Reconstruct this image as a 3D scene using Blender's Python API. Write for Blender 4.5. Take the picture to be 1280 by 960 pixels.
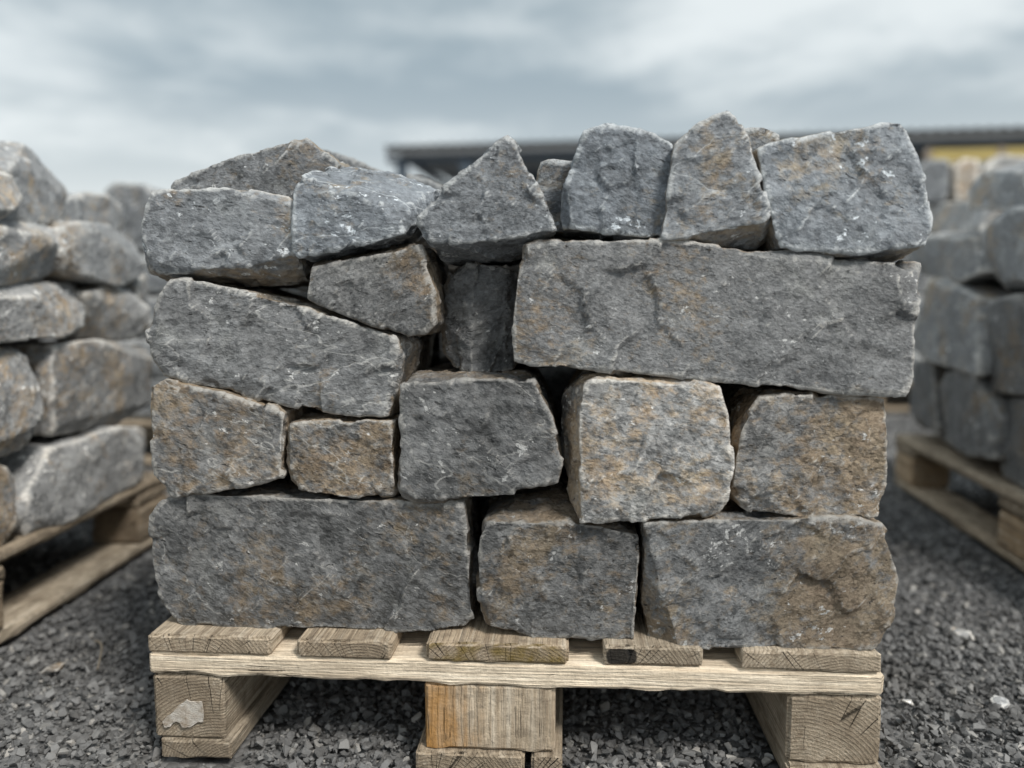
import bpy, bmesh, math, random
import numpy as np
from mathutils import Vector, Matrix, noise as mnoise

for o in list(bpy.data.objects):
    bpy.data.objects.remove(o)
scene = bpy.context.scene
col = scene.collection
R = math.radians

# ------------------------------------------------------------------ camera
F = 962.0                      # focal length in pixels of a 1280 px wide frame
HC = 0.513                     # lens height above the gravel
TH = math.atan((480 - 385) / F)
cam_d = bpy.data.cameras.new('camera')
cam = bpy.data.objects.new('camera', cam_d); col.objects.link(cam)
cam_d.sensor_width = 36.0
cam_d.lens = 36.0 * F / 1280.0
cam_d.clip_start = 0.02; cam_d.clip_end = 2000
cam.location = (0, 0, HC)
cam.rotation_euler = (math.pi / 2 - TH, 0, 0)
cam_d.dof.use_dof = True
cam_d.dof.focus_distance = 0.86
cam_d.dof.aperture_fstop = 1.8
cam_d.dof.aperture_blades = 0
scene.camera = cam

# ------------------------------------------------------------------ world: sky under broken cloud
SUN_EL, SUN_AZ = 48.0, 140.0   # azimuth clockwise from +Y (the view direction)
w = bpy.data.worlds.new('World'); scene.world = w; w.use_nodes = True
nt = w.node_tree; nt.nodes.clear()
def N(nt, t, **k):
    n = nt.nodes.new(t)
    for a, v in k.items(): setattr(n, a, v)
    return n
def MATH(nt, op, a, b=None, c=None, clamp=False):
    n = N(nt, 'ShaderNodeMath', operation=op); n.use_clamp = clamp
    for i, v in enumerate((a, b, c)):
        if v is None: continue
        if isinstance(v, (int, float)): n.inputs[i].default_value = v
        else: nt.links.new(v, n.inputs[i])
    return n.outputs[0]
def VM(nt, op, a, b=None):
    n = N(nt, 'ShaderNodeVectorMath', operation=op)
    for i, v in enumerate((a, b)):
        if v is None: continue
        if isinstance(v, tuple): n.inputs[i].default_value = v
        else: nt.links.new(v, n.inputs[i])
    return n.outputs[0]
def NOISE(nt, vec, scale, detail=4, rough=0.55, dist=0.0, typ=None):
    n = N(nt, 'ShaderNodeTexNoise')
    if typ: n.noise_type = typ
    n.inputs['Scale'].default_value = scale; n.inputs['Detail'].default_value = detail
    n.inputs['Roughness'].default_value = rough; n.inputs['Distortion'].default_value = dist
    if vec is not None: nt.links.new(vec, n.inputs['Vector'])
    return n.outputs['Fac']
def MAP(nt, v, a, b, c=0.0, d=1.0, smooth=False):
    n = N(nt, 'ShaderNodeMapRange'); n.clamp = True
    if smooth: n.interpolation_type = 'SMOOTHSTEP'
    nt.links.new(v, n.inputs[0])
    for i, x in enumerate((a, b, c, d)): n.inputs[i + 1].default_value = x
    return n.outputs[0]
def MIX(nt, fac, a, b, mode='MIX'):
    n = N(nt, 'ShaderNodeMix', data_type='RGBA', blend_type=mode)
    for s, v in ((n.inputs[0], fac), (n.inputs[6], a), (n.inputs[7], b)):
        if isinstance(v, (int, float)): s.default_value = v
        elif isinstance(v, tuple): s.default_value = (*v[:3], 1)
        else: nt.links.new(v, s)
    return n.outputs[2]
sky = N(nt, 'ShaderNodeTexSky', sky_type='NISHITA'); sky.sun_disc = False
sky.sun_elevation = R(SUN_EL); sky.sun_rotation = R(SUN_AZ)
tc = N(nt, 'ShaderNodeTexCoord'); sep = N(nt, 'ShaderNodeSeparateXYZ')
nt.links.new(tc.outputs['Generated'], sep.inputs[0])
den = MATH(nt, 'ADD', MATH(nt, 'MAXIMUM', sep.outputs[2], 0.0), 0.16)
cmb = N(nt, 'ShaderNodeCombineXYZ')
nt.links.new(MATH(nt, 'DIVIDE', sep.outputs[0], den), cmb.inputs[0])
nt.links.new(MATH(nt, 'DIVIDE', sep.outputs[1], den), cmb.inputs[1])
cv = VM(nt, 'ADD', VM(nt, 'MULTIPLY', cmb.outputs[0], (0.85, 1.0, 1.0)), (71.5, 3.3, 0.0))
n1 = NOISE(nt, cv, 0.75, 7, 0.52, 0.3)
n2 = NOISE(nt, cv, 2.4, 6, 0.58, 0.5)
mixn = MATH(nt, 'ADD', MATH(nt, 'MULTIPLY', n1, 0.78), MATH(nt, 'MULTIPLY', n2, 0.22))
cl = MAP(nt, mixn, 0.42, 0.585, 0, 1, True)
ccol = MIX(nt, cl, (1.8, 2.2, 2.42), (4.15, 4.42, 4.46))
hor = MAP(nt, sep.outputs[2], 0.04, 0.30, 1, 0, True)
ccol = MIX(nt, MATH(nt, 'MULTIPLY', hor, 0.75), ccol, (4.9, 5.0, 4.85))
skc = MIX(nt, 0.95, sky.outputs[0], ccol)
bg = N(nt, 'ShaderNodeBackground'); bg.inputs[1].default_value = 0.087
out = N(nt, 'ShaderNodeOutputWorld')
nt.links.new(skc, bg.inputs[0]); nt.links.new(bg.outputs[0], out.inputs[0])

# ------------------------------------------------------------------ soft sun behind thin cloud
sd = bpy.data.lights.new('sun', 'SUN'); so = bpy.data.objects.new('sun', sd); col.objects.link(so)
sd.energy = 1.5; sd.angle = R(14); sd.color = (1.0, 0.95, 0.88)
az, el = R(SUN_AZ), R(SUN_EL)
sdir = Vector((math.sin(az) * math.cos(el), math.cos(az) * math.cos(el), math.sin(el)))
so.rotation_euler = (-sdir).to_track_quat('-Z', 'Y').to_euler()
so.location = (-3, -3, 6)

scene.view_settings.view_transform = 'Standard'; scene.view_settings.look = 'None'
scene.view_settings.exposure = 1.2; scene.view_settings.gamma = 1.0
scene.render.engine = 'CYCLES'

# ------------------------------------------------------------------ helpers
rng = np.random.default_rng(7)
_perm = rng.permutation(256).astype(np.int64); _perm = np.concatenate([_perm, _perm, _perm])
_g = rng.normal(size=(256, 3)); _g /= np.linalg.norm(_g, axis=1)[:, None]
def perlin(p):
    i = np.floor(p).astype(np.int64); f = p - i; i &= 255
    u = f * f * f * (f * (f * 6 - 15) + 10)
    r = 0
    for dx in (0, 1):
        wx = u[:, 0] if dx else 1 - u[:, 0]
        for dy in (0, 1):
            wy = u[:, 1] if dy else 1 - u[:, 1]
            for dz in (0, 1):
                wz = u[:, 2] if dz else 1 - u[:, 2]
                h = _perm[_perm[_perm[(i[:, 0] + dx) & 255] + ((i[:, 1] + dy) & 255)] + ((i[:, 2] + dz) & 255)]
                g = _g[h]
                r = r + wx * wy * wz * (g[:, 0] * (f[:, 0] - dx) + g[:, 1] * (f[:, 1] - dy) + g[:, 2] * (f[:, 2] - dz))
    return r
def fbm(p, octv=4, gain=0.5):
    a, s, r = 1.0, 1.0, 0
    for k in range(octv):
        r = r + a * perlin(p * s + 17.3 * k); a *= gain; s *= 2.03
    return r

def ray(x, y):
    a, b = (x - 640) / F, (480 - y) / F
    return Vector((a, math.cos(TH) + b * math.sin(TH), -math.sin(TH) + b * math.cos(TH)))
CAM = Vector((0, 0, HC))
def on_plane(x, y, o, n):
    d = ray(x, y)
    return CAM + d * ((o - CAM).dot(n) / d.dot(n))
# frames: origin on the face of a stack, u along the face, v into the stack
class Frame:
    def __init__(s, o, v):
        s.o = Vector(o); s.v = Vector(v).normalized(); s.u = Vector((s.v.y, -s.v.x, 0))
    def px(s, x, y, d=0.0):
        return on_plane(x, y, s.o + s.v * d, s.v)
    def at(s, u, v, z):
        return Vector((s.o.x + s.u.x * u + s.v.x * v, s.o.y + s.u.y * u + s.v.y * v, z))
YAW = R(3.8)
MAIN = Frame((-0.00825, 0.8047, 0), (math.sin(YAW), math.cos(YAW), 0))
LEFT = Frame((-0.77, 1.2, 0), (-1, 0, 0))
RIGHT = Frame((1.115, 2.22, 0), (math.cos(R(9.5)), -math.sin(R(9.5)), 0))

def link(o, parent=None):
    col.objects.link(o)
    if parent is not None: o.parent = parent
    return o
def tag(o, label=None, cat=None, group=None, kind=None):
    if label: o['label'] = label
    if cat: o['category'] = cat
    if group: o['group'] = group
    if kind: o['kind'] = kind
    return o
def empty(name, loc, rz=0.0):
    o = bpy.data.objects.new(name, None); o.location = loc; o.rotation_euler = (0, 0, rz)
    o.empty_display_size = 0.05
    return link(o)

# ------------------------------------------------------------------ materials
def new_mat(name):
    m = bpy.data.materials.new(name); m.use_nodes = True
    t = m.node_tree; t.nodes.clear()
    b = N(t, 'ShaderNodeBsdfPrincipled'); o = N(t, 'ShaderNodeOutputMaterial')
    t.links.new(b.outputs[0], o.inputs[0])
    return m, t, b
def setc(t, b, colr=None, rough=None, bump=None, spec=0.3):
    if colr is not None:
        if isinstance(colr, tuple): b.inputs['Base Color'].default_value = (*colr, 1)
        else: t.links.new(colr, b.inputs['Base Color'])
    if rough is not None:
        if isinstance(rough, float): b.inputs['Roughness'].default_value = rough
        else: t.links.new(rough, b.inputs['Roughness'])
    b.inputs['Specular IOR Level'].default_value = spec
    if bump is not None: t.links.new(bump, b.inputs['Normal'])
def BUMP(t, h, strength, dist, nrm=None):
    n = N(t, 'ShaderNodeBump'); n.inputs['Strength'].default_value = strength; n.inputs['Distance'].default_value = dist
    t.links.new(h, n.inputs['Height'])
    if nrm is not None: t.links.new(nrm, n.inputs['Normal'])
    return n.outputs[0]

def paper_material():
    m, t, b = new_mat('torn_paper')
    P = N(t, 'ShaderNodeTexCoord').outputs['Object']
    n = NOISE(t, P, 70, 5, 0.7, 0.4); f = NOISE(t, VM(t, 'MULTIPLY', P, (1, 1, 5)), 300, 3, 0.6)
    c = MIX(t, MAP(t, n, 0.45, 0.68), (0.70, 0.66, 0.60), (0.40, 0.32, 0.24))
    c = MIX(t, MAP(t, f, 0.5, 0.75, 0, 0.5), c, (0.34, 0.28, 0.22))
    setc(t, b, c, 0.9, BUMP(t, MATH(t, 'ADD', n, f), 1.0, 0.003), 0.2)
    return m
PAPER = paper_material()
def rock_material(name='quarry_stone', bed=False):
    # object colour: R = ochre staining, G = brightness, B = cool tint, A = mottling
    m, t, b = new_mat(name)
    tcn = N(t, 'ShaderNodeTexCoord'); oi = N(t, 'ShaderNodeObjectInfo')
    sp = N(t, 'ShaderNodeSeparateColor'); t.links.new(oi.outputs['Color'], sp.inputs[0])
    mot = oi.outputs['Alpha']
    off = N(t, 'ShaderNodeCombineXYZ')
    for i, k in enumerate((31.0, 57.0, 83.0)):
        t.links.new(MATH(t, 'MULTIPLY', oi.outputs['Random'], k), off.inputs[i])
    # bedding leans a different way in every stone
    rot = N(t, 'ShaderNodeCombineXYZ')
    for i, k in enumerate((5.1, 9.7, 13.3)):
        t.links.new(MATH(t, 'SUBTRACT', MATH(t, 'FRACT', MATH(t, 'MULTIPLY', oi.outputs['Random'], k)), 0.5), rot.inputs[i])
    vr = N(t, 'ShaderNodeVectorRotate', rotation_type='EULER_XYZ')
    t.links.new(tcn.outputs['Object'], vr.inputs['Vector']); t.links.new(rot.outputs[0], vr.inputs['Rotation'])
    P = VM(t, 'ADD', vr.outputs[0], off.outputs[0])
    sv = N(t, 'ShaderNodeVectorMath', operation='SCALE')
    t.links.new(MAP(t, MATH(t, 'FRACT', MATH(t, 'MULTIPLY', oi.outputs['Random'], 3.7)), 0, 1, 0.72, 1.4), sv.inputs['Scale'])
    t.links.new(P, sv.inputs[0])
    P2 = VM(t, 'MULTIPLY', sv.outputs[0], (0.9, 1.0, 1.4))
    C5 = lambda n, k: MATH(t, 'MULTIPLY', MATH(t, 'SUBTRACT', n, 0.5), k)
    big = NOISE(t, P, 8, 4, 0.55, 0.2)
    mid = NOISE(t, P2, 38, 5, 0.62, 0.15)
    fine = NOISE(t, P2, 190, 4, 0.74, 0.1)
    # split facets: every cell is a little tilted plane
    def facets(scale, warp, slope):
        wn = N(t, 'ShaderNodeTexNoise'); wn.inputs['Scale'].default_value = scale * 1.3; wn.inputs['Detail'].default_value = 2
        t.links.new(P2, wn.inputs['Vector'])
        wv = N(t, 'ShaderNodeVectorMath', operation='SCALE'); wv.inputs['Scale'].default_value = warp
        t.links.new(VM(t, 'SUBTRACT', wn.outputs['Color'], (0.5, 0.5, 0.5)), wv.inputs[0])
        Pd = VM(t, 'ADD', P2, wv.outputs[0])
        vo = N(t, 'ShaderNodeTexVoronoi', feature='F1'); vo.inputs['Scale'].default_value = scale
        t.links.new(Pd, vo.inputs['Vector'])
        dt = N(t, 'ShaderNodeVectorMath', operation='DOT_PRODUCT')
        t.links.new(VM(t, 'SUBTRACT', Pd, vo.outputs['Position']), dt.inputs[0])
        t.links.new(VM(t, 'SUBTRACT', vo.outputs['Color'], (0.5, 0.5, 0.5)), dt.inputs[1])
        sc_ = N(t, 'ShaderNodeSeparateColor'); t.links.new(vo.outputs['Color'], sc_.inputs[0])
        return MATH(t, 'MULTIPLY', dt.outputs['Value'], slope), sc_.outputs[1]
    f1, r1 = facets(46, 0.016, 0.34)
    f2, r2 = facets(205, 0.004, 0.60)
    v = MATH(t, 'ADD', C5(big, 0.75), C5(mid, 1.0))
    v = MATH(t, 'MULTIPLY', v, mot)
    v = MATH(t, 'ADD', v, MATH(t, 'ADD', C5(fine, 0.72), MATH(t, 'ADD', C5(r2, 0.10), C5(r1, 0.05))))
    v = MAP(t, v, -0.55, 0.60, 0, 1)
    ramp = N(t, 'ShaderNodeValToRGB'); t.links.new(v, ramp.inputs[0])
    e = ramp.color_ramp.elements
    e[0].position = 0.08; e[0].color = (0.055, 0.056, 0.058, 1)
    e[1].position = 0.95; e[1].color = (0.72, 0.71, 0.69, 1)
    for p_, c_ in ((0.30, 0.135), (0.50, 0.245), (0.68, 0.36), (0.82, 0.50)):
        x = e.new(p_); x.color = (c_ * .99, c_, c_ * 1.0, 1)
    c = ramp.outputs[0]
    # rusty and ochre weathering
    o1 = NOISE(t, VM(t, 'MULTIPLY', VM(t, 'ADD', P, (5.1, 3.3, 9.7)), (1.0, 1.0, 0.75)), 9.5, 5, 0.62, 0.5)
    o2 = NOISE(t, P2, 75, 4, 0.7, 0.3)
    oth = MATH(t, 'SUBTRACT', 0.69, MATH(t, 'MULTIPLY', sp.outputs[0], 0.38))
    om = MATH(t, 'MULTIPLY', MATH(t, 'SUBTRACT', MATH(t, 'ADD', o1, C5(o2, 0.75)), oth), 5.5, clamp=True)
    oc = MIX(t, NOISE(t, P, 26, 3, 0.6), (0.40, 0.26, 0.15), (0.60, 0.50, 0.33))
    oc = MIX(t, MAP(t, v, 0.2, 0.8), MIX(t, 1.0, oc, (0.40, 0.37, 0.36), 'MULTIPLY'), oc)
    c = MIX(t, MATH(t, 'MULTIPLY', om, 0.78), c, oc)
    # natural bed and joint faces (everything but the split front) carry a tan weathering skin
    geo = N(t, 'ShaderNodeNewGeometry')
    if bed:
        ns = N(t, 'ShaderNodeSeparateXYZ'); t.links.new(geo.outputs['Normal'], ns.inputs[0])
        bf = MAP(t, MATH(t, 'ABSOLUTE', ns.outputs[1]), 0.45, 0.75, 1, 0)
        bf = MATH(t, 'MULTIPLY', bf, MAP(t, MATH(t, 'ADD', o1, C5(o2, 0.5)), 0.36, 0.52))
        c = MIX(t, MATH(t, 'MULTIPLY', bf, 0.75), c, MIX(t, fine, (0.30, 0.21, 0.135), (0.56, 0.46, 0.33)))
    # pale bloom
    pb = MAP(t, NOISE(t, VM(t, 'ADD', P, (2.2, 8.1, 4.4)), 15, 6, 0.7, 0.4), 0.56, 0.74)
    c = MIX(t, MATH(t, 'MULTIPLY', pb, 0.45), c, (0.50, 0.50, 0.47))
    # a few stones carry long thin pale veins
    vn = NOISE(t, VM(t, 'MULTIPLY', VM(t, 'ADD', P, (6.6, 2.4, 1.9)), (1.0, 1.0, 2.6)), 5.5, 4, 0.5, 0.25)
    vl = MAP(t, MATH(t, 'ABSOLUTE', MATH(t, 'SUBTRACT', vn, 0.5)), 0.0015, 0.006, 1, 0)
    vl = MATH(t, 'MULTIPLY', vl, MAP(t, MATH(t, 'ADD', oi.outputs['Random'], C5(o2, 0.8)), 0.5, 0.62))
    c = MIX(t, MATH(t, 'MULTIPLY', vl, 0.55), c, (0.62, 0.61, 0.58))
    # sparse dark pits and open seams
    pit = MAP(t, NOISE(t, VM(t, 'MULTIPLY', VM(t, 'ADD', P2, (1.2, 3.1, 8.4)), (1, 1, 1.8)), 85, 3, 0.6, 0.3), 0.66, 0.72)
    c = MIX(t, MATH(t, 'MULTIPLY', pit, 0.75), c, (0.05, 0.05, 0.052))
    # white broken crystals in clusters
    wn = NOISE(t, VM(t, 'ADD', P2, (7.7, 1.1, 2.9)), 88, 4, 0.66, 0.3)
    wc = MAP(t, NOISE(t, VM(t, 'ADD', P, (1.7, 6.1, 3.9)), 16, 3, 0.6), 0.45, 0.68, -0.03, 0.135)
    wm = MAP(t, MATH(t, 'ADD', wn, wc), 0.692, 0.722)
    c = MIX(t, MATH(t, 'MULTIPLY', wm, 0.9), c, (0.80, 0.795, 0.77))
    # freshly chipped arrises
    ed = MAP(t, MATH(t, 'ADD', geo.outputs['Pointiness'], C5(mid, 0.07)), 0.520, 0.562)
    c = MIX(t, MATH(t, 'MULTIPLY', ed, 0.8), c, (0.62, 0.60, 0.56))
    br = MATH(t, 'MULTIPLY', sp.outputs[1], 1.92)
    hsv = N(t, 'ShaderNodeHueSaturation'); t.links.new(br, hsv.inputs['Value']); t.links.new(c, hsv.inputs['Color'])
    c = MIX(t, sp.outputs[2], hsv.outputs[0], MIX(t, 1.0, hsv.outputs[0], (0.82, 0.98, 1.18), 'MULTIPLY'))
    h = MATH(t, 'ADD', MATH(t, 'MULTIPLY', MATH(t, 'ADD', f1, f2), MATH(t, 'ADD', 0.4, MATH(t, 'MULTIPLY', mot, 0.6))), MATH(t, 'ADD', MATH(t, 'MULTIPLY', fine, 0.0026), MATH(t, 'MULTIPLY', mid, 0.004)))
    h = MATH(t, 'SUBTRACT', h, MATH(t, 'MULTIPLY', pit, 0.0018))
    nb = BUMP(t, h, 1.0, 1.0)
    setc(t, b, c, MAP(t, mid, 0.3, 0.8, 0.55, 0.9), nb, 0.4)
    return m
ROCK = rock_material()
ROCK_BED = rock_material('quarry_stone_with_tan_beds', True)

def wood_material():
    # fibre runs along the object's own Y; object colour: R = brightness, G = greyness, B = stain kind / 10
    m, t, b = new_mat('weathered_pallet_wood')
    tcn = N(t, 'ShaderNodeTexCoord'); oi = N(t, 'ShaderNodeObjectInfo')
    sp = N(t, 'ShaderNodeSeparateColor'); t.links.new(oi.outputs['Color'], sp.inputs[0])
    P = tcn.outputs['Object']; rnd = oi.outputs['Random']
    s = N(t, 'ShaderNodeSeparateXYZ'); t.links.new(P, s.inputs[0])
    rx = MATH(t, 'MULTIPLY', MATH(t, 'SUBTRACT', rnd, 0.5), 0.16)
    rz = MATH(t, 'SUBTRACT', MATH(t, 'MULTIPLY', MATH(t, 'FRACT', MATH(t, 'MULTIPLY', rnd, 7.31)), 0.05), 0.085)
    stretch = VM(t, 'MULTIPLY', P, (1, 0.10, 1))
    wob = MATH(t, 'MULTIPLY', MATH(t, 'SUBTRACT', NOISE(t, stretch, 22, 3, 0.5), 0.5), 0.009)
    dx = MATH(t, 'SUBTRACT', s.outputs[0], rx); dz = MATH(t, 'SUBTRACT', s.outputs[2], rz)
    rad = MATH(t, 'ADD', MATH(t, 'SQRT', MATH(t, 'ADD', MATH(t, 'MULTIPLY', dx, dx), MATH(t, 'MULTIPLY', dz, dz))), wob)
    ring = MATH(t, 'FRACT', MATH(t, 'MULTIPLY', rad, MATH(t, 'ADD', 210, MATH(t, 'MULTIPLY', rnd, 110))))
    dk = oi.outputs['Alpha']
    late = MATH(t, 'POWER', ring, 2.2)
    # soften the abrupt step of the sawtooth
    late = MATH(t, 'MULTIPLY', late, MAP(t, ring, 0.90, 1.0, 1, 0))
    fib = NOISE(t, VM(t, 'MULTIPLY', P, (1, 0.035, 1)), 520, 4, 0.65)
    fib2 = NOISE(t, VM(t, 'MULTIPLY', P, (1, 0.06, 1)), 120, 4, 0.6)
    blot = NOISE(t, VM(t, 'ADD', P, (3.0, 1.0, 2.0)), 14, 4, 0.6, 0.3)
    dirt = NOISE(t, P, 60, 5, 0.7)
    base = MIX(t, sp.outputs[1], (0.52, 0.37, 0.215), (0.51, 0.44, 0.345))
    dark = MIX(t, sp.outputs[1], (0.25, 0.135, 0.06), (0.22, 0.185, 0.14))
    c = MIX(t, MATH(t, 'MULTIPLY', late, 0.65), base, dark)
    c = MIX(t, MAP(t, fib, 0.40, 0.66, 0, 0.75), c, dark)
    c = MIX(t, MAP(t, fib2, 0.5, 0.7, 0, 0.55), c, (0.68, 0.61, 0.50))
    stk = NOISE(t, VM(t, 'ADD', VM(t, 'MULTIPLY', P, (1, 0.03, 1)), (4.0, 2.0, 1.0)), 85, 3, 0.55, 0.2)
    c = MIX(t, MATH(t, 'MULTIPLY', dk, MAP(t, stk, 0.57, 0.68, 0, 0.7)), c, (0.15, 0.115, 0.08))
    lc = NOISE(t, VM(t, 'MULTIPLY', P, (1, 0.022, 1)), 110, 2, 0.5, 0.1)
    lcr = MAP(t, MATH(t, 'ABSOLUTE', MATH(t, 'SUBTRACT', lc, 0.47)), 0.0, 0.012, 1, 0)
    lcr = MATH(t, 'MULTIPLY', lcr, MAP(t, NOISE(t, P, 16, 2), 0.52, 0.6))
    c = MIX(t, MATH(t, 'MULTIPLY', dk, MAP(t, blot, 0.46, 0.68, 0, 0.75)), c, (0.20, 0.16, 0.115))
    c = MIX(t, MATH(t, 'MULTIPLY', dk, MAP(t, dirt, 0.50, 0.72, 0, 0.7)), c, (0.13, 0.105, 0.08))
    # drying cracks radiating from the pith, seen on the end grain
    ang = MATH(t, 'ARCTAN2', dx, dz)
    cn = N(t, 'ShaderNodeCombineXYZ'); t.links.new(MATH(t, 'MULTIPLY', ang, 5.0), cn.inputs[0]); t.links.new(MATH(t, 'MULTIPLY', rnd, 50.0), cn.inputs[1])
    t.links.new(MATH(t, 'MULTIPLY', rad, 3.0), cn.inputs[2])
    ck = N(t, 'ShaderNodeTexVoronoi', feature='DISTANCE_TO_EDGE'); ck.inputs['Scale'].default_value = 1.0
    t.links.new(cn.outputs[0], ck.inputs['Vector'])
    geo = N(t, 'ShaderNodeNewGeometry'); vt = N(t, 'ShaderNodeVectorTransform', vector_type='NORMAL', convert_from='WORLD', convert_to='OBJECT')
    t.links.new(geo.outputs['True Normal'], vt.inputs[0])
    ns = N(t, 'ShaderNodeSeparateXYZ'); t.links.new(vt.outputs[0], ns.inputs[0])
    endg = MAP(t, MATH(t, 'ABSOLUTE', ns.outputs[1]), 0.6, 0.85)
    crack = MATH(t, 'MULTIPLY', MAP(t, ck.outputs['Distance'], 0.0, 0.02, 1, 0), MATH(t, 'MULTIPLY', endg, MAP(t, NOISE(t, P, 18, 2), 0.46, 0.54)))
    crack = MATH(t, 'MAXIMUM', crack, MATH(t, 'MULTIPLY', lcr, MATH(t, 'SUBTRACT', 1.0, endg)))
    c = MIX(t, MATH(t, 'MULTIPLY', endg, 0.40), c, (0.26, 0.205, 0.145))
    c = MIX(t, MATH(t, 'MULTIPLY', MATH(t, 'MULTIPLY', endg, late), MAP(t, blot, 0.35, 0.6, 0.15, 0.7)), c, (0.09, 0.07, 0.05))
    c = MIX(t, MATH(t, 'MULTIPLY', crack, 0.9), c, (0.025, 0.02, 0.015))
    # stains: 1 rust orange at one side, 2 black tar at one end, 3 mossy yellow green
    k = MATH(t, 'MULTIPLY', sp.outputs[2], 10.0)
    k1 = MATH(t, 'COMPARE', k, 1.0, 0.4); k2 = MATH(t, 'COMPARE', k, 2.0, 0.4); k3 = MATH(t, 'COMPARE', k, 3.0, 0.4)
    nz = MATH(t, 'MULTIPLY', MATH(t, 'SUBTRACT', dirt, 0.5), 0.05)
    st1 = MATH(t, 'MULTIPLY', MAP(t, MATH(t, 'ADD', s.outputs[0], MATH(t, 'ADD', nz, MATH(t, 'MULTIPLY', MATH(t, 'SUBTRACT', fib2, 0.5), 0.06))), -0.066, -0.010, 0.95, 0), MAP(t, blot, 0.3, 0.55, 0.6, 1))
    c = MIX(t, MATH(t, 'MULTIPLY', k1, st1), c, (0.36, 0.19, 0.06))
    bx = MATH(t, 'SUBTRACT', s.outputs[0], -0.034); bz = MATH(t, 'SUBTRACT', s.outputs[2], -0.0005)
    bd = MATH(t, 'ADD', MATH(t, 'ADD', MATH(t, 'POWER', MATH(t, 'ABSOLUTE', MATH(t, 'DIVIDE', bx, 0.0165)), 3.0), MATH(t, 'POWER', MATH(t, 'ABSOLUTE', MATH(t, 'DIVIDE', bz, 0.0105)), 3.0)), MATH(t, 'MULTIPLY', nz, 9.0))
    st2 = MATH(t, 'MULTIPLY', MAP(t, bd, 0.8, 1.15, 0.93, 0), endg)
    c = MIX(t, MATH(t, 'MULTIPLY', k2, st2), c, (0.012, 0.012, 0.012))
    st3 = MAP(t, NOISE(t, P, 38, 4, 0.6), 0.40, 0.62, 0, 0.8)
    c = MIX(t, MATH(t, 'MULTIPLY', MATH(t, 'MULTIPLY', k3, st3), endg), c, (0.19, 0.135, 0.035))
    hsv = N(t, 'ShaderNodeHueSaturation'); t.links.new(MATH(t, 'MULTIPLY', sp.outputs[0], 2.0), hsv.inputs['Value']); t.links.new(c, hsv.inputs['Color'])
    saw = MATH(t, 'MULTIPLY', NOISE(t, VM(t, 'MULTIPLY', P, (0.25, 1, 0.25)), 260, 2, 0.5), 0.2)
    h = MATH(t, 'ADD', MATH(t, 'MULTIPLY', late, 0.4), MATH(t, 'ADD', MATH(t, 'MULTIPLY', fib, 1.0), saw))
    h = MATH(t, 'SUBTRACT', h, MATH(t, 'MULTIPLY', crack, 2.0))
    nb = BUMP(t, h, 0.9, 0.0026)
    nb = BUMP(t, dirt, 0.6, 0.004, nb)
    setc(t, b, hsv.outputs[0], 0.85, nb, 0.2)
    return m
WOOD = wood_material()

def gravel_material(name, bed=False):
    m, t, b = new_mat(name)
    tcn = N(t, 'ShaderNodeTexCoord'); P = tcn.outputs['Object']
    geo = N(t, 'ShaderNodeNewGeometry')
    if bed:
        vo = N(t, 'ShaderNodeTexVoronoi', feature='F1'); vo.inputs['Scale'].default_value = 75.0
        t.links.new(P, vo.inputs['Vector'])
        sc = N(t, 'ShaderNodeSeparateColor'); t.links.new(vo.outputs['Color'], sc.inputs[0]); r = sc.outputs[0]
    else:
        r = geo.outputs['Random Per Island']
    ramp = N(t, 'ShaderNodeValToRGB'); t.links.new(r, ramp.inputs[0]); e = ramp.color_ramp.elements
    e[0].position = 0.0; e[0].color = (0.045, 0.047, 0.050, 1)
    e[1].position = 1.0; e[1].color = (0.45, 0.43, 0.40, 1)
    for p_, c_ in ((0.35, (0.105, 0.107, 0.11)), (0.70, (0.155, 0.157, 0.16)), (0.93, (0.24, 0.241, 0.24)), (0.975, (0.33, 0.32, 0.30))):
        x = e.new(p_); x.color = (*c_, 1)
    n = NOISE(t, P, 420, 4, 0.7); n2 = NOISE(t, P, 3.0, 4, 0.6)
    c = MIX(t, MAP(t, n, 0.35, 0.8, 0, 0.5), ramp.outputs[0], (0.29, 0.29, 0.286))
    c = MIX(t, MAP(t, n2, 0.45, 0.7, 0, 0.45), c, (0.10, 0.092, 0.082))
    c = MIX(t, MAP(t, n2, 0.5, 0.3, 0, 0.3), c, (0.22, 0.217, 0.21))
    if bed:
        nb = BUMP(t, MATH(t, 'SUBTRACT', 1.0, vo.outputs['Distance']), 1.0, 0.006)
        setc(t, b, c, 0.85, nb, 0.3)
    else:
        setc(t, b, c, 0.75, BUMP(t, n, 0.5, 0.002), 0.35)
    return m

def plain_material(name, c, rough=0.7, var=0.25, scale=3.0, metal=0.0):
    m, t, b = new_mat(name)
    tcn = N(t, 'ShaderNodeTexCoord')
    n = NOISE(t, tcn.outputs['Object'], scale, 5, 0.65, 0.3)
    lo = tuple(x * (1 - var) for x in c); hi = tuple(min(1, x * (1 + var)) for x in c)
    setc(t, b, MIX(t, n, lo, hi), rough, BUMP(t, NOISE(t, tcn.outputs['Object'], scale * 20, 3), 0.2, 0.002), 0.3)
    b.inputs['Metallic'].default_value = metal
    return m

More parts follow.
